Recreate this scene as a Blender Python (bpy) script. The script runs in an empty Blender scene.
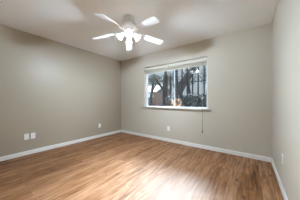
import bpy, bmesh, math, random
from mathutils import Vector, Matrix
random.seed(7)
S = bpy.context.scene
C = S.collection
R = math.radians

# ------------------------------------------------------------ camera, sky, exposure
cam_d = bpy.data.cameras.new('camera')
cam = bpy.data.objects.new('camera', cam_d); C.objects.link(cam)
cam_d.sensor_width = 36; cam_d.lens = 16.236; cam_d.shift_y = 0.0023
cam_d.clip_start = 0.02
cam.location = (0, 0, 1.078)
cam.rotation_euler = (R(90), 0, R(36.36))
S.camera = cam
S.view_settings.view_transform = 'Standard'
S.view_settings.look = 'None'
S.view_settings.gamma = 1
S.view_settings.use_curve_mapping = False
S.view_settings.exposure = 0.15
S.cycles.use_denoising = True
S.cycles.max_bounces = 12
S.cycles.diffuse_bounces = 8
S.cycles.sample_clamp_indirect = 8

SKY_LOW, SKY_HIGH, GLARE_LOBE = 0.55, 1.3, 215.0   # overcast: grey at the horizon; unseen bright lobe added above for floor glare
GLARE_LOBE_DIR = (-0.54, 0.72, 0.44)
SHADE, BULB = 3.0, 4200.0         # glow of the fan's frosted shades and of the bulbs in them

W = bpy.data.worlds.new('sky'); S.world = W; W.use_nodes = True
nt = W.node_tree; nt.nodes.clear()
def _n(k, **kw):
    n_ = nt.nodes.new(k)
    for a_, v_ in kw.items(): setattr(n_, a_, v_)
    return n_
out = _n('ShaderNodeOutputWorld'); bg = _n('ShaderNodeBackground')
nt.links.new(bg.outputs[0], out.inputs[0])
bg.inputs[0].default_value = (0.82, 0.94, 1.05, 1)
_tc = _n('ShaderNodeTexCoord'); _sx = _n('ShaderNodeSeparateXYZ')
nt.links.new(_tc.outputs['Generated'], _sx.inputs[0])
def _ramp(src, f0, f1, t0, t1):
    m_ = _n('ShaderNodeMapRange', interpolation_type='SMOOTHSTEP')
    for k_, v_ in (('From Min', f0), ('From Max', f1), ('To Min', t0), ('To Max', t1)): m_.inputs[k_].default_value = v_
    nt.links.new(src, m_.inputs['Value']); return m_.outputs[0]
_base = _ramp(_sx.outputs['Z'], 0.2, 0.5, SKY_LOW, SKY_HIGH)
_dot = _n('ShaderNodeVectorMath', operation='DOT_PRODUCT'); _dot.inputs[1].default_value = Vector(GLARE_LOBE_DIR).normalized()
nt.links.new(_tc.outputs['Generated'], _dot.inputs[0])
_lobe = _ramp(_dot.outputs['Value'], 0.80, 0.97, 0.0, GLARE_LOBE)
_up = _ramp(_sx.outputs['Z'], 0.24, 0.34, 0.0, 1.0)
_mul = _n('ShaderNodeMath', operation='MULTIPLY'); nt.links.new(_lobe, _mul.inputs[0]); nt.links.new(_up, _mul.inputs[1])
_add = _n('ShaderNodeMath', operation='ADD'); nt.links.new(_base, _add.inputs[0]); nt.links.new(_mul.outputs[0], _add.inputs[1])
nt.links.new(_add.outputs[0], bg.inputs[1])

# ------------------------------------------------------------ room numbers
XL, XR, YB, YF, H = -3.574, 0.315, 3.168, -0.38, 2.44
WT = 0.15                                  # wall thickness
WX0, WX1, WZ0, WZ1 = -2.537, -0.752, 0.895, 2.068   # window opening

# ------------------------------------------------------------ helpers
def mat(name, col, rough=0.5, spec=0.5, emit=None, metal=0.0):
    m = bpy.data.materials.new(name); m.use_nodes = True
    b = m.node_tree.nodes['Principled BSDF']
    b.inputs['Base Color'].default_value = (*col, 1)
    b.inputs['Roughness'].default_value = rough
    b.inputs['Specular IOR Level'].default_value = spec
    b.inputs['Metallic'].default_value = metal
    if emit:
        b.inputs['Emission Color'].default_value = (*emit[0], 1)
        b.inputs['Emission Strength'].default_value = emit[1]
    return m

def nodes(m):
    t = m.node_tree
    return t, t.nodes['Principled BSDF'], (lambda k: t.nodes.new(k)), t.links.new

def speckle(m, scale, amount, dist=0.002, detail=3, tint=0.0):
    """fine bump (plaster texture, bark, paint) and a little tone variation"""
    t, b, N, L = nodes(m)
    tc = N('ShaderNodeTexCoord'); no = N('ShaderNodeTexNoise')
    no.inputs['Scale'].default_value = scale; no.inputs['Detail'].default_value = detail
    L(tc.outputs['Object'], no.inputs['Vector'])
    bp = N('ShaderNodeBump'); bp.inputs['Strength'].default_value = amount; bp.inputs['Distance'].default_value = dist
    L(no.outputs['Fac'], bp.inputs['Height']); L(bp.outputs[0], b.inputs['Normal'])
    if tint:
        base = b.inputs['Base Color'].default_value[:3]
        cr = N('ShaderNodeValToRGB')
        cr.color_ramp.elements[0].position = 0.3; cr.color_ramp.elements[1].position = 0.7
        cr.color_ramp.elements[0].color = (*[c*(1-tint) for c in base], 1)
        cr.color_ramp.elements[1].color = (*[min(1, c*(1+tint)) for c in base], 1)
        L(no.outputs['Fac'], cr.inputs[0]); L(cr.outputs[0], b.inputs['Base Color'])
    return m

def box(bm, x0, x1, y0, y1, z0, z1, mtx=None):
    r = bmesh.ops.create_cube(bm, size=1)
    M = Matrix.Translation(((x0+x1)/2, (y0+y1)/2, (z0+z1)/2)) @ Matrix.Diagonal((abs(x1-x0), abs(y1-y0), abs(z1-z0), 1))
    if mtx: M = mtx @ M
    bmesh.ops.transform(bm, matrix=M, verts=r['verts'])
    return r['verts']

def lathe(bm, prof, seg=32, mtx=None, close=True):
    """prof: list of (radius, z)"""
    rings = []
    for r_, z in prof:
        if r_ < 1e-6:
            rings.append([bm.verts.new((0, 0, z))])
        else:
            rings.append([bm.verts.new((r_*math.cos(2*math.pi*i/seg), r_*math.sin(2*math.pi*i/seg), z)) for i in range(seg)])
    for a, b in zip(rings, rings[1:]):
        for i in range(seg):
            j = (i+1) % seg
            if len(a) == 1 and len(b) == 1: continue
            if len(a) == 1: bm.faces.new((a[0], b[i], b[j]))
            elif len(b) == 1: bm.faces.new((a[i], a[j], b[0]))
            else: bm.faces.new((a[i], a[j], b[j], b[i]))
    vs = [v for r_ in rings for v in r_]
    if mtx: bmesh.ops.transform(bm, matrix=mtx, verts=vs)
    return vs

def tube(bm, pts, radii, seg=10):
    """swept round tube along points with a radius per point"""
    pts = [Vector(p) for p in pts]
    if not hasattr(radii, '__len__'): radii = [radii]*len(pts)
    rings = []
    ref = Vector((0, 0, 1))
    for i, p in enumerate(pts):
        d = (pts[min(i+1, len(pts)-1)] - pts[max(i-1, 0)]).normalized()
        u = ref if abs(d.dot(ref)) < 0.95 else Vector((1, 0, 0))
        a = d.cross(u).normalized(); b = d.cross(a).normalized()
        rings.append([bm.verts.new(p + (a*math.cos(2*math.pi*k/seg) + b*math.sin(2*math.pi*k/seg))*radii[i]) for k in range(seg)])
    for r0, r1 in zip(rings, rings[1:]):
        for k in range(seg):
            j = (k+1) % seg
            bm.faces.new((r0[k], r0[j], r1[j], r1[k]))
    bm.faces.new(rings[0][::-1]); bm.faces.new(rings[-1])

def obj(name, bm, m, parent=None, smooth=False, bevel=0.0):
    bmesh.ops.recalc_face_normals(bm, faces=bm.faces[:])
    me = bpy.data.meshes.new(name); bm.to_mesh(me); bm.free()
    if m: me.materials.append(m)
    o = bpy.data.objects.new(name, me); C.objects.link(o)
    if parent: o.parent = parent
    if smooth:
        for p in me.polygons: p.use_smooth = True
    if bevel:
        bv = o.modifiers.new('bevel', 'BEVEL'); bv.width = bevel; bv.segments = 2; bv.limit_method = 'ANGLE'
    return o

def struct(o):
    o['kind'] = 'structure'; return o

def tag(o, label, cat, group=None, kind=None):
    o['label'] = label; o['category'] = cat
    if group: o['group'] = group
    if kind: o['kind'] = kind
    return o

def empty(name, loc, rz=0):
    o = bpy.data.objects.new(name, None); C.objects.link(o)
    o.location = loc; o.rotation_euler = (0, 0, rz); o.empty_display_size = 0.1
    return o

# ------------------------------------------------------------ materials
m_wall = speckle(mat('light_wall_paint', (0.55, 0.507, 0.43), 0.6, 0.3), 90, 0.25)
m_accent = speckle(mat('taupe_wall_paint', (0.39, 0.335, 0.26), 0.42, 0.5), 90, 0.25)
m_ceil = speckle(mat('ceiling_paint', (0.86, 0.86, 0.85), 0.8, 0.2), 120, 0.3)
m_trim = mat('white_trim_paint', (0.80, 0.80, 0.78), 0.35, 0.5)
m_vinyl = mat('white_vinyl', (0.76, 0.79, 0.83), 0.5, 0.3)
m_sash = mat('grey_aluminium', (0.66, 0.70, 0.76), 0.5, 0.4)
m_sill = mat('sill_paint', (0.46, 0.435, 0.385), 0.85, 0.08)
m_plate = mat('white_plastic', (0.86, 0.87, 0.87), 0.35, 0.5)
m_slot = mat('dark_slot', (0.05, 0.05, 0.05), 0.6)
m_brass = mat('metal_connector', (0.55, 0.5, 0.4), 0.35, 0.5, metal=1)
m_fanwhite = mat('white_fan_enamel', (0.80, 0.81, 0.81), 0.4, 0.5)
m_blade = mat('white_fan_blade', (0.82, 0.83, 0.84), 0.45, 0.4)
m_shade = mat('lit_frosted_glass', (0.9, 0.88, 0.84), 0.4, 0.4, emit=((0.95, 0.98, 1.0), SHADE))
m_bulb = mat('lit_bulb', (1, 1, 1), 0.4, 0.4, emit=((0.77, 0.945, 1.12), BULB))
m_blind = mat('blind_vinyl', (0.57, 0.535, 0.46), 0.7, 0.25)
m_cord = mat('blind_cord', (0.22, 0.22, 0.18), 0.8, 0.2)
m_clip = mat('dark_clip', (0.12, 0.11, 0.1), 0.5)
m_iron = mat('dark_painted_iron', (0.010, 0.011, 0.013), 0.7, 0.06)
m_bark = speckle(mat('grey_bark', (0.048, 0.046, 0.047), 0.9, 0.03), 14, 0.8, 0.03, tint=0.5)
m_leaf = speckle(mat('green_leaf', (0.05, 0.062, 0.04), 0.7, 0.08), 3, 0.0, tint=0.45)
m_leafgrey = speckle(mat('grey_green_leaf', (0.09, 0.10, 0.085), 0.7, 0.08), 3, 0.0, tint=0.5)
m_hedge = speckle(mat('dark_hedge_leaf', (0.012, 0.019, 0.021), 0.7, 0.08), 3, 0.0, tint=0.4)
m_rust = speckle(mat('rust_leaf', (0.24, 0.115, 0.06), 0.7, 0.2), 6, 0.0, tint=0.4)
m_ground = speckle(mat('pale_gravel', (0.16, 0.16, 0.16), 0.95, 0.1), 4, 0.6, 0.02, tint=0.3)
m_reflector = speckle(mat('pale_reflector', (0.80, 0.80, 0.80), 0.9, 0.2), 6, 0.3, 0.004, tint=0.06)  # very pale surface of the added slab that throws light indoors
m_roof = mat('roof_shingle', (0.12, 0.115, 0.11), 0.9, 0.1)

def brick_material():
    m = mat('red_brick', (0.3, 0.15, 0.12), 0.9, 0.1)
    t, b, N, L = nodes(m)
    tc = N('ShaderNodeTexCoord'); mp = N('ShaderNodeMapping'); mp.inputs['Rotation'].default_value = (R(90), 0, 0)
    br = N('ShaderNodeTexBrick'); br.inputs['Scale'].default_value = 4
    br.inputs['Color1'].default_value = (0.24, 0.135, 0.12, 1); br.inputs['Color2'].default_value = (0.19, 0.11, 0.10, 1)
    br.inputs['Mortar'].default_value = (0.24, 0.20, 0.18, 1); br.inputs['Mortar Size'].default_value = 0.02
    L(tc.outputs['Object'], mp.inputs[0]); L(mp.outputs[0], br.inputs[0]); L(br.outputs['Color'], b.inputs['Base Color'])
    return m
m_brick = brick_material()

def floor_material():
    m = mat('wood_plank_floor', (0.3, 0.16, 0.08), 0.3, 0.38)
    t, b, N, L = nodes(m)
    tc = N('ShaderNodeTexCoord')
    rot = N('ShaderNodeMapping'); rot.inputs['Rotation'].default_value = (0, 0, R(90)); L(tc.outputs['Object'], rot.inputs[0])
    br = N('ShaderNodeTexBrick')
    br.inputs['Scale'].default_value = 1.0; br.inputs['Brick Width'].default_value = 1.22; br.inputs['Row Height'].default_value = 0.118
    br.inputs['Mortar Size'].default_value = 0.0016; br.inputs['Mortar Smooth'].default_value = 0.3; br.offset = 0.37; br.offset_frequency = 2
    br.inputs['Color1'].default_value = (0, 0, 0, 1); br.inputs['Color2'].default_value = (1, 1, 1, 1); br.inputs['Mortar'].default_value = (0.5, 0.5, 0.5, 1)
    L(rot.outputs[0], br.inputs[0])
    # grain runs along the planks; each plank's grain is shifted by its own tone
    add = N('ShaderNodeVectorMath'); add.operation = 'MULTIPLY_ADD'
    L(br.outputs['Color'], add.inputs[0]); add.inputs[1].default_value = (5.3, 3.1, 7.7); L(tc.outputs['Object'], add.inputs[2])
    g = N('ShaderNodeMapping'); g.inputs['Scale'].default_value = (22, 2.2, 1); L(add.outputs[0], g.inputs[0])
    n1 = N('ShaderNodeTexNoise'); n1.inputs['Scale'].default_value = 1.0; n1.inputs['Detail'].default_value = 5; n1.inputs['Roughness'].default_value = 0.6
    n1.inputs['Distortion'].default_value = 0.6; L(g.outputs[0], n1.inputs['Vector'])
    g2 = N('ShaderNodeMapping'); g2.inputs['Scale'].default_value = (85, 7, 1); L(add.outputs[0], g2.inputs[0])
    n2 = N('ShaderNodeTexNoise'); n2.inputs['Scale'].default_value = 1.0; n2.inputs['Detail'].default_value = 3; L(g2.outputs[0], n2.inputs['Vector'])
    mx = N('ShaderNodeMath'); mx.operation = 'MULTIPLY_ADD'; mx.inputs[1].default_value = 0.32
    L(n2.outputs['Fac'], mx.inputs[0]); L(n1.outputs['Fac'], mx.inputs[2])
    tone = N('ShaderNodeMath'); tone.operation = 'MULTIPLY_ADD'; tone.inputs[1].default_value = 0.11
    L(br.outputs['Color'], tone.inputs[0]); L(mx.outputs[0], tone.inputs[2])
    cr = N('ShaderNodeValToRGB'); e = cr.color_ramp.elements
    e[0].position = 0.44; e[0].color = (0.045, 0.014, 0.003, 1)
    e[1].position = 0.92; e[1].color = (0.41, 0.225, 0.125, 1)
    k = cr.color_ramp.elements.new(0.66); k.color = (0.215, 0.088, 0.027, 1)
    L(tone.outputs[0], cr.inputs[0])
    # knots
    kn = N('ShaderNodeMapping'); kn.inputs['Scale'].default_value = (5.5, 2.6, 1); L(add.outputs[0], kn.inputs[0])
    vo = N('ShaderNodeTexVoronoi'); vo.inputs['Scale'].default_value = 1.0; L(kn.outputs[0], vo.inputs['Vector'])
    kr = N('ShaderNodeValToRGB'); kr.color_ramp.elements[0].position = 0.05; kr.color_ramp.elements[0].color = (0.25, 0.2, 0.18, 1)
    kr.color_ramp.elements[1].position = 0.15; kr.color_ramp.elements[1].color = (1, 1, 1, 1)
    L(vo.outputs['Distance'], kr.inputs[0])
    mul = N('ShaderNodeMixRGB'); mul.blend_type = 'MULTIPLY'; mul.inputs[0].default_value = 0.8
    L(cr.outputs[0], mul.inputs[1]); L(kr.outputs[0], mul.inputs[2])
    seam = N('ShaderNodeMixRGB'); seam.blend_type = 'MIX'; seam.inputs[2].default_value = (0.06, 0.03, 0.018, 1)
    sf = N('ShaderNodeMath'); sf.operation = 'MULTIPLY'; sf.inputs[1].default_value = 0.7; L(br.outputs['Fac'], sf.inputs[0])
    L(sf.outputs[0], seam.inputs[0]); L(mul.outputs[0], seam.inputs[1]); L(seam.outputs[0], b.inputs['Base Color'])
    rr = N('ShaderNodeMapRange'); rr.inputs['To Min'].default_value = 0.46; rr.inputs['To Max'].default_value = 0.56
    L(n1.outputs['Fac'], rr.inputs[0]); L(rr.outputs[0], b.inputs['Roughness'])
    bp = N('ShaderNodeBump'); bp.inputs['Strength'].default_value = 0.12; bp.inputs['Distance'].default_value = 0.002
    L(n2.outputs['Fac'], bp.inputs['Height']); L(bp.outputs[0], b.inputs['Normal'])
    return m
m_floor = floor_material()

def glass_material():
    m = bpy.data.materials.new('window_glass'); m.use_nodes = True
    t = m.node_tree; t.nodes.clear(); N = t.nodes.new; L = t.links.new
    o = N('ShaderNodeOutputMaterial'); mix = N('ShaderNodeMixShader'); tr = N('ShaderNodeBsdfTransparent'); gl = N('ShaderNodeBsdfGlossy')
    tr.inputs[0].default_value = (0.93, 0.95, 0.95, 1); gl.inputs['Roughness'].default_value = 0.02
    fr = N('ShaderNodeFresnel'); fr.inputs['IOR'].default_value = 1.5
    L(fr.outputs[0], mix.inputs[0]); L(tr.outputs[0], mix.inputs[1]); L(gl.outputs[0], mix.inputs[2]); L(mix.outputs[0], o.inputs[0])
    return m
m_glass = glass_material()

# ------------------------------------------------------------ room shell
bm = bmesh.new(); box(bm, XL-WT, XR+WT, YF-WT, YB+WT, -0.12, 0); struct(obj('floor', bm, m_floor))
bm = bmesh.new(); box(bm, XL-WT, XR+WT, YF-WT, YB+WT, H, H+0.12); struct(obj('ceiling', bm, m_ceil))
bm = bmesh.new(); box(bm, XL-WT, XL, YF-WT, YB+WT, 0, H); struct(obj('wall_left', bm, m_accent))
bm = bmesh.new(); box(bm, XR, XR+WT, YF-WT, YB+WT, 0, H); struct(obj('wall_right', bm, m_wall))
bm = bmesh.new(); box(bm, XL, XR, YF-WT, YF, 0, H); struct(obj('wall_front', bm, m_wall))
# back wall with a real window opening
bm = bmesh.new()
xs = [XL, WX0, WX1, XR]; zs = [0, WZ0, WZ1, H]
def grid_v(y): return [[bm.verts.new((x, y, z)) for z in zs] for x in xs]
a, b_ = grid_v(YB), grid_v(YB+WT)
for i in range(3):
    for j in range(3):
        if i == 1 and j == 1: continue
        bm.faces.new((a[i][j], a[i+1][j], a[i+1][j+1], a[i][j+1]))
        bm.faces.new((b_[i][j], b_[i][j+1], b_[i+1][j+1], b_[i+1][j]))
for (p, q) in (((1, 1), (2, 1)), ((2, 1), (2, 2)), ((2, 2), (1, 2)), ((1, 2), (1, 1))):
    bm.faces.new((a[p[0]][p[1]], a[q[0]][q[1]], b_[q[0]][q[1]], b_[p[0]][p[1]]))
for i in range(3):
    bm.faces.new((a[i][0], b_[i][0], b_[i+1][0], a[i+1][0])); bm.faces.new((a[i][3], a[i+1][3], b_[i+1][3], b_[i][3]))
for j in range(3):
    bm.faces.new((a[0][j], a[0][j+1], b_[0][j+1], b_[0][j])); bm.faces.new((a[3][j], b_[3][j], b_[3][j+1], a[3][j+1]))
struct(obj('wall_back', bm, m_wall))

# baseboards: an eased profile swept along each wall
BH, BT = 0.078, 0.013
def baseboard(name, p0, p1, n):
    prof = [(0, 0), (BT, 0), (BT, BH*0.80), (BT*0.75, BH*0.92), (BT*0.45, BH), (0, BH)]
    bm = bmesh.new(); n = Vector((*n, 0))
    ends = []
    for p in (p0, p1):
        ends.append([bm.verts.new(Vector((*p, 0)) + n*d + Vector((0, 0, z))) for d, z in prof])
    k = len(prof)
    for i in range(k):
        j = (i+1) % k
        bm.faces.new((ends[0][i], ends[0][j], ends[1][j], ends[1][i]))
    bm.faces.new(ends[0]); bm.faces.new(ends[1][::-1])
    struct(obj(name, bm, m_trim))
baseboard('baseboard_left', (XL, YF), (XL, YB), (1, 0))
baseboard('baseboard_back', (XL+BT, YB), (XR-BT, YB), (0, -1))
baseboard('baseboard_right', (XR, YF), (XR, YB), (-1, 0))
baseboard('baseboard_front', (XL+BT, YF), (XR-BT, YF), (0, 1))

# ------------------------------------------------------------ window
win = struct(empty('window_1', ((WX0+WX1)/2, YB+0.10, WZ0)))
win['label'] = 'white framed two-pane sliding window in the back wall'
ww, wh = WX1-WX0, WZ1-WZ0
def wl(bm, x0, x1, y0, y1, z0, z1): box(bm, x0, x1, y0, y1, z0, z1)   # window-local box
F = 0.026
bm = bmesh.new()
wl(bm, -ww/2, -ww/2+F, -0.012, 0.045, 0, wh); wl(bm, ww/2-F, ww/2, -0.012, 0.045, 0, wh)
wl(bm, -ww/2+F, ww/2-F, -0.012, 0.045, 0, F-0.008); wl(bm, -ww/2+F, ww/2-F, -0.012, 0.045, wh-F, wh)
obj('window_frame', bm, m_vinyl, win, bevel=0.003)
cx = -1.609 - (WX0+WX1)/2
def sash(x0, x1, y0, y1):
    bm = bmesh.new(); s = 0.021
    wl(bm, x0, x0+s, y0, y1, F-0.008, wh-F); wl(bm, x1-s, x1, y0, y1, F-0.008, wh-F)
    wl(bm, x0+s, x1-s, y0, y1, F-0.008, F+0.004); wl(bm, x0+s, x1-s, y0, y1, wh-F-s, wh-F)
    f = obj('sash', bm, m_sash, win, bevel=0.002)
    bm = bmesh.new(); ym = (y0+y1)/2; wl(bm, x0+s, x1-s, ym-0.002, ym+0.002, F+0.004, wh-F-s)
    obj('glass_pane', bm, m_glass, f)
    return f
sl = sash(-ww/2+F, cx+0.011, 0.000, 0.018)
sr = sash(cx-0.011, ww/2-F, 0.020, 0.038)
bm = bmesh.new(); wl(bm, cx-0.010, cx+0.010, -0.008, 0.000, wh*0.45, wh*0.53)
obj('latch', bm, m_clip, sl)
# sill stool with small horns
st = bmesh.new()
box(st, WX0-0.055, WX1+0.070, YB-0.050, YB, WZ0-0.030, WZ0)
box(st, WX0, WX1, YB, YB+0.088, WZ0-0.0005, WZ0+0.004)
so = obj('trim_1', st, m_sill, bevel=0.003); struct(so)

# ------------------------------------------------------------ blind, drawn up
bl = empty('window_blind', ((WX0+WX1)/2, YB, 2.055))
tag(bl, 'beige horizontal slat blind drawn up in a stack at the window head', 'blind')
bw = ww/2 - 0.012
bm = bmesh.new(); box(bm, -bw+0.01, bw-0.01, 0.026, 0.066, -0.080, -0.034); obj('headrail', bm, m_blind, bl, bevel=0.002)
bm = bmesh.new(); box(bm, -bw, bw, -0.020, -0.006, -0.092, -0.016); obj('valance', bm, m_blind, bl, bevel=0.004)
bm = bmesh.new()
for i in range(15):
    z = -0.093 - i*0.0042; dx = random.uniform(-.004, .004)
    box(bm, -bw+0.012+dx, bw-0.012+dx, 0.014+random.uniform(-.002, .002), 0.060, z-0.0026, z)
obj('slat_stack', bm, m_blind, bl)
bm = bmesh.new(); box(bm, -bw+0.012, bw-0.012, 0.014, 0.060, -0.175, -0.157); obj('bottom_rail', bm, m_blind, bl, bevel=0.003)
for x in (-bw+0.02, -0.06):
    bm = bmesh.new(); box(bm, x-0.010, x+0.010, -0.024, -0.019, -0.102, -0.078); obj('valance_clip', bm, m_clip, bl)
cxl = -0.845 - (WX0+WX1)/2
bm = bmesh.new()
tube(bm, [(cxl, 0.012, -0.090), (cxl, -0.014, -0.13), (cxl+0.002, -0.050, -0.3), (cxl, -0.058, -1.0), (cxl, -0.058, -1.645)], 0.0042, 8)
co = obj('pull_cord', bm, m_cord, bl, smooth=True)
bm = bmesh.new(); lathe(bm, [(0, .034), (.006, .032), (.011, .006), (.017, -.026), (.015, -.036), (0, -.038)], 14, Matrix.Translation((cxl, -0.058, -1.655)))
obj('tassel', bm, mat('tassel_plastic', (0.20, 0.19, 0.17), 0.5), co, smooth=True)

# ------------------------------------------------------------ ceiling fan
FX, FY = -1.607, 1.594
fan = empty('ceiling_fan', (FX, FY, H))
tag(fan, 'white five-blade ceiling fan with a cluster of lit frosted glass shades', 'ceiling fan')
bm = bmesh.new(); lathe(bm, [(0, 0), (.082, 0), (.084, -.012), (.080, -.04), (.062, -.068), (.05, -.078), (0, -.078)], 40)
obj('canopy', bm, m_fanwhite, fan, smooth=True)
bm = bmesh.new(); lathe(bm, [(0, -.072), (.050, -.074), (.085, -.082), (.112, -.098), (.122, -.120), (.122, -.150), (.110, -.172), (.075, -.188), (0, -.19)], 44)
obj('motor_housing', bm, m_fanwhite, fan, smooth=True)
bm = bmesh.new(); lathe(bm, [(0, -.186), (.056, -.188), (.060, -.2), (.060, -.238), (.048, -.256), (.034, -.268), (0, -.275)], 32)
obj('switch_housing', bm, m_fanwhite, fan, smooth=True)
ZB = 2.222 - H - 0.004
def bladeM(k):
    return Matrix.Rotation(R(62.4 + 72*k), 4, 'Z') @ Matrix.Translation((0, 0, ZB)) @ Matrix.Rotation(R(6.0), 4, 'Y')
for k in range(5):
    M = bladeM(k) @ Matrix.Rotation(R(-12), 4, 'X')
    r0, r1, w0, w1, th = 0.175, 0.648, 0.098, 0.128, 0.006
    outline = []
    c = 0.028                                        # clipped outer corners
    outline += [(r0, -w0*0.36), (r0+0.03, -w0/2)]
    outline += [(r1-c*1.2, -w1/2), (r1-c*0.35, -w1/2+c*0.35), (r1, -w1/2+c*1.2), (r1, w1/2-c*1.2), (r1-c*0.35, w1/2-c*0.35), (r1-c*1.2, w1/2)]
    outline += [(r0+0.03, w0/2), (r0, w0*0.36)]
    bm = bmesh.new()
    lo = [bm.verts.new((x, y, -th/2)) for x, y in outline]; hi = [bm.verts.new((x, y, th/2)) for x, y in outline]
    bm.faces.new(lo[::-1]); bm.faces.new(hi)
    for i in range(len(lo)):
        j = (i+1) % len(lo); bm.faces.new((lo[i], lo[j], hi[j], hi[i]))
    bmesh.ops.transform(bm, matrix=M, verts=bm.verts[:])
    bd = obj('blade', bm, m_blade, fan)
    # cast iron bracket: arm from the motor, flaring into a three-lobed plate under the blade
    bm = bmesh.new()
    pl = [(0.075, .014), (0.12, .011), (0.155, .016), (0.18, .034), (0.205, .042), (0.225, .036), (0.24, .020), (0.262, .014), (0.272, 0.004)]
    pts = [(x, -w) for x, w in pl] + [(x, w) for x, w in pl[::-1]]
    lo = [bm.verts.new((x, y, -th/2-0.010)) for x, y in pts]; hi = [bm.verts.new((x, y, -th/2-0.0005)) for x, y in pts]
    bm.faces.new(lo[::-1]); bm.faces.new(hi)
    for i in range(len(lo)):
        j = (i+1) % len(lo); bm.faces.new((lo[i], lo[j], hi[j], hi[i]))
    bmesh.ops.transform(bm, matrix=M, verts=bm.verts[:])
    obj('blade_bracket', bm, m_fanwhite, bd)
shade_prof = [(.020, 0), (.026, -.004), (.030, -.020), (.037, -.045), (.047, -.070), (.056, -.090), (.060, -.096),
              (.057, -.096), (.044, -.068), (.034, -.044), (.026, -.018), (.018, -.004), (.020, 0)]
for k, ang in enumerate((8, 98, 188, 278)):
    A = R(ang + 36.36)
    d = Vector((math.cos(A), math.sin(A), 0))
    p0 = d*0.035 + Vector((0, 0, -.232)); p1 = d*0.072 + Vector((0, 0, -.240)); p2 = d*0.088 + Vector((0, 0, -.262))
    bm = bmesh.new(); tube(bm, [p0, p0.lerp(p1, .5)+Vector((0, 0, .004)), p1, p2], [.010, .009, .010, .012], 12)
    arm = obj('light_arm', bm, m_fanwhite, fan, smooth=True)
    tilt = Matrix.Rotation(A, 4, 'Z') @ Matrix.Rotation(R(-46), 4, 'Y')
    M = Matrix.Translation(p2) @ tilt
    bm = bmesh.new(); lathe(bm, [(0, .012), (.022, .010), (.025, -.002), (.025, -.014), (.0, -.014)], 20, M)
    obj('socket_cup', bm, m_fanwhite, arm, smooth=True)
    bm = bmesh.new(); lathe(bm, shade_prof, 28, M)
    sh = obj('lamp_shade', bm, m_shade, fan, smooth=True)
    bm = bmesh.new(); lathe(bm, [(0, -.012), (.010, -.016), (.012, -.03), (.020, -.05), (.022, -.062), (.016, -.076), (0, -.082)], 18, M)
    obj('light_bulb', bm, m_bulb, sh, smooth=True)
for sx, ln in ((0.03, .10), (-0.03, .07)):
    dx = sx*0.8053; dy = sx*0.5929
    bm = bmesh.new(); tube(bm, [(dx, dy, -.262), (dx, dy, -.27-ln)], 0.0016, 6)
    lathe(bm, [(0, .012), (.004, .008), (.005, -.004), (0, -.010)], 10, Matrix.Translation((dx, dy, -.278-ln)))
    obj('pull_chain', bm, m_fanwhite, fan, smooth=True)

# ------------------------------------------------------------ wall outlets
def outlet(loc, rz, label, kind='duplex'):
    """built facing local -y, back on y=0"""
    t = empty('electrical_outlet' if kind == 'duplex' else 'cable_outlet', loc, rz)
    tag(t, label, 'wall outlet', 'white wall outlets')
    bm = bmesh.new(); box(bm, -.036, .036, -.0055, 0, -.0585, .0585); obj('cover_plate', bm, m_plate, t, bevel=0.003)
    if kind == 'duplex':
        for z in (-.020, .020):
            bm = bmesh.new(); lathe(bm, [(0, 0), (.0165, 0), (.0165, .002), (0, .002)], 24, Matrix.Translation((0, -.0055, z)) @ Matrix.Rotation(R(90), 4, 'X'))
            rc = obj('receptacle', bm, m_plate, t)
            for dx in (-.0062, .0062):
                bm = bmesh.new(); box(bm, dx-.001, dx+.001, -.0080, -.0074, z-.002, z+.006); obj('slot', bm, m_slot, rc)
        bm = bmesh.new(); lathe(bm, [(0, 0), (.003, 0), (.0025, .0015), (0, .0015)], 12, Matrix.Translation((0, -.0055, 0)) @ Matrix.Rotation(R(90), 4, 'X')); obj('screw', bm, m_plate, t)
    else:
        bm = bmesh.new(); lathe(bm, [(0, 0), (.0075, 0), (.0075, .003), (.0047, .003), (.0047, .010), (0, .010)], 12, Matrix.Translation((0, -.0055, 0)) @ Matrix.Rotation(R(90), 4, 'X'))
        obj('connector', bm, m_brass, t)
        for z in (-.042, .042):
            bm = bmesh.new(); lathe(bm, [(0, 0), (.003, 0), (.0025, .0015), (0, .0015)], 12, Matrix.Translation((0, -.0055, z)) @ Matrix.Rotation(R(90), 4, 'X')); obj('screw', bm, m_plate, t)
    return t
outlet((XL, 0.712, 0.362), R(90), 'white duplex outlet on the taupe wall, left one of the side-by-side pair')
outlet((XL, 0.813, 0.362), R(90), 'white cable plate on the taupe wall, right one of the side-by-side pair', 'cable')
outlet((XL, 2.34, 0.345), R(90), 'single white outlet on the taupe wall nearest the far corner')
outlet((-1.726, YB, 0.345), 0, 'white outlet on the back wall below the window')
outlet((XR, 2.20, 0.395), R(-90), 'white outlet low on the right-hand wall')

# ------------------------------------------------------------ outside
GZ = -0.15
bm = bmesh.new(); box(bm, -26, 12, YB+WT+0.01, 34, GZ-0.2, GZ); struct(obj('ground', bm, m_ground))

bm = bmesh.new(); box(bm, -6.5, 3.2, YB+WT+0.01, 5.3, GZ, GZ+0.03); tag(obj('reflector_slab', bm, m_reflector, bevel=0.01), 'unseen added pale patio slab under the window outside', 'reflector', kind='structure')  # hidden below the sill, added to bounce sky light onto the ceiling

gr = empty('window_grille', ((WX0+WX1)/2, YB+WT, WZ0))
tag(gr, 'dark iron security grille of upright bars outside the right window pane', 'window grille')
n = 7
for i in range(n):
    x = 0.058 + i*0.141
    bm = bmesh.new(); box(bm, x-.014, x+.014, .068, .094, -.10, wh+.10); obj('bar', bm, m_iron, gr)
for z in (-.06, 0.66, wh+.06):
    bm = bmesh.new(); box(bm, 0.03, 0.94, .056, .068, z-.009, z+.009)
    if z != 0.66:
        for x in (0.045, 0.925): box(bm, x-.01, x+.01, 0, .056, z-.009, z+.009)
    obj('rail', bm, m_iron, gr)

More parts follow.
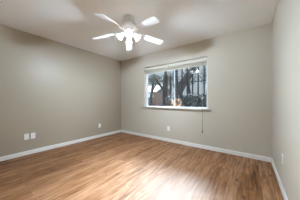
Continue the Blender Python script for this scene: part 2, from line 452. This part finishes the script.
def leaves(bm, centre, rad, count, size, squash=1.0):
    cx_, cy_, cz_ = centre
    for _ in range(count):
        v = Vector((random.gauss(0, 1), random.gauss(0, 1), random.gauss(0, 1))).normalized() * (random.random()**0.4)
        p = Vector((cx_ + v.x*rad, cy_ + v.y*rad, cz_ + v.z*rad*squash))
        s = size*random.uniform(.6, 1.3)
        q = Matrix.Translation(p) @ Matrix.Rotation(random.uniform(0, 6.28), 4, 'Z') @ Matrix.Rotation(random.uniform(-1.2, 1.2), 4, 'X')
        vs = [bm.verts.new(q @ Vector(c)) for c in ((-s, 0, 0), (0, -s*.45, s*.1), (s, 0, 0), (0, s*.45, s*.1))]
        bm.faces.new(vs)

def tree(loc, path, radii, branches, crowns, m, label, lsize=0.07):
    t = empty('tree', loc); tag(t, label, 'tree', 'trees in the yard')
    bm = bmesh.new(); tube(bm, path, radii, 12)
    for bp, br in branches: tube(bm, bp, br, 8)
    obj('trunk', bm, m_bark, t, smooth=True)
    bm = bmesh.new()
    for c, r_, n_, sq in crowns: leaves(bm, c, r_, n_, lsize, sq)
    obj('foliage', bm, m, t)
    return t

# ray helper used only to choose true ground positions: point at distance y beyond the camera seen along column px
def gx(px, y):
    tt = (px-149.9)/135.3
    return y*(-.5929+.8053*tt)/(.8053+.5929*tt)

y = 10.6
tree((gx(164.5, y), y, GZ), [(0, 0, -.05), (.06, 0, .8), (.02, 0, 2.0), (.10, 0, 3.2), (.12, 0, 4.0)], [.38, .29, .26, .22, .10],
     [([(0, 0, 2.0), (-.7, .1, 2.9), (-1.3, .15, 3.7)], [.13, .10, .04])],
     [((-1.25, .15, 3.5), .45, 110, .7)], m_leafgrey, 'grey upright tree behind the left window pane', .08)
y = 10.2
tree((gx(173.5, y), y, GZ), [(0, 0, -.05), (.10, 0, .8), (.3, .0, 1.7), (.8, 0, 2.6), (1.5, 0, 3.5), (1.85, 0, 4.0)], [.42, .37, .35, .33, .26, .12],
     [([(.35, 0, 1.75), (.2, .0, 2.7), (.1, .05, 3.5), (.12, .05, 4.0)], [.24, .22, .18, .08])],
     [((1.75, 0, 3.6), .4, 90, .7)], m_leaf, 'thick dark leaning tree behind the right window pane', .08)
y = 14.5
tree((gx(151.5, y), y, GZ), [(0, 0, -.05), (-.08, 0, 1.5), (.2, 0, 3.2), (.4, 0, 4.4)], [.24, .19, .16, .08],
     [([(.12, 0, 2.6), (.7, 0, 3.3), (1.2, 0, 4.2)], [.10, .07, .04])],
     [((.4, .1, 3.9), 1.15, 1500, .6)], m_leafgrey, 'slim forked tree at the left edge of the window view', .1)
y = 15.0
tree((gx(189, y), y, GZ), [(0, 0, -.05), (.08, 0, 1.8), (-.1, 0, 3.2), (-.05, 0, 4.4)], [.22, .18, .14, .07],
     [], [((0, 0, 3.9), 1.0, 900, 1.0)], m_leafgrey, 'pale leafy tree behind the right window pane, nearer the mullion', .1)
tree((gx(208, y), y, GZ), [(0, 0, -.05), (-.05, 0, 1.8), (.1, 0, 3.2), (.05, 0, 4.4)], [.22, .18, .14, .07],
     [], [((0, 0, 3.8), 1.0, 900, 1.0)], m_leafgrey, 'pale leafy tree behind the right end of the right window pane', .1)
y = 17.5
tree((gx(170, y), y, GZ), [(0, 0, -.05), (-.05, 0, 1.8), (.1, 0, 3.2), (.05, 0, 4.9)], [.24, .2, .15, .07],
     [], [((0, 0, 4.3), 1.4, 1500, .8)], m_leaf, 'leafy green tree far behind the window mullion', .1)

# hedge: broken leafy mass along the yard
h = empty('hedge', (0, 7.2, GZ)); tag(h, 'dark teal-green hedge filling the lower right window pane', 'hedge')
bm = bmesh.new()
for i in range(18):
    x = gx(175, 7.2) + i*0.27
    for z in (.45, 1.15): leaves(bm, (x, random.uniform(-.2, .2), z+random.uniform(-.1, .1)), .50, 420, .07, 1.0)
obj('foliage', bm, m_hedge, h)
bm = bmesh.new()
for i in range(12):
    x = gx(176, 7.2) + i*0.40; tube(bm, [(x, 0, -.03), (x+random.uniform(-.1, .1), 0, .5), (x+random.uniform(-.2, .2), 0, 1.3)], [.03, .025, .012], 6)
obj('stem', bm, m_bark, h)
y = 5.0
s_ = empty('shrub', (gx(176.3, y), y, GZ)); tag(s_, 'small rust-orange shrub seen beside the window mullion', 'shrub')
bm = bmesh.new(); leaves(bm, (0, 0, 1.08), .24, 170, .045, 1.1); obj('foliage', bm, m_rust, s_)
bm = bmesh.new(); tube(bm, [(0, 0, -.03), (.02, 0, .6), (0, 0, 1.1)], [.025, .02, .01], 8); obj('stem', bm, m_bark, s_)

# brick house beyond the yard
hy = 22.0
hs = empty('house', (gx(150, hy), hy, GZ)); tag(hs, 'red brick house with low grey roof seen between the trees', 'house')
bm = bmesh.new(); box(bm, -8, 1.5, 0, 6, 0, 2.9); obj('wall', bm, m_brick, hs)
bm = bmesh.new()
v = [bm.verts.new(p) for p in ((-8.4, -.4, 2.9), (1.8, -.4, 2.9), (1.8, 6.4, 2.9), (-8.4, 6.4, 2.9), (-8.4, 3, 4.6), (1.8, 3, 4.6))]
for f in ((0, 1, 5, 4), (2, 3, 4, 5), (1, 2, 5), (3, 0, 4), (3, 2, 1, 0)): bm.faces.new([v[i] for i in f])
obj('roof', bm, m_roof, hs)
bm = bmesh.new(); box(bm, -.7, .8, -.05, -.002, 1.9, 2.75); obj('window', bm, m_trim, hs)
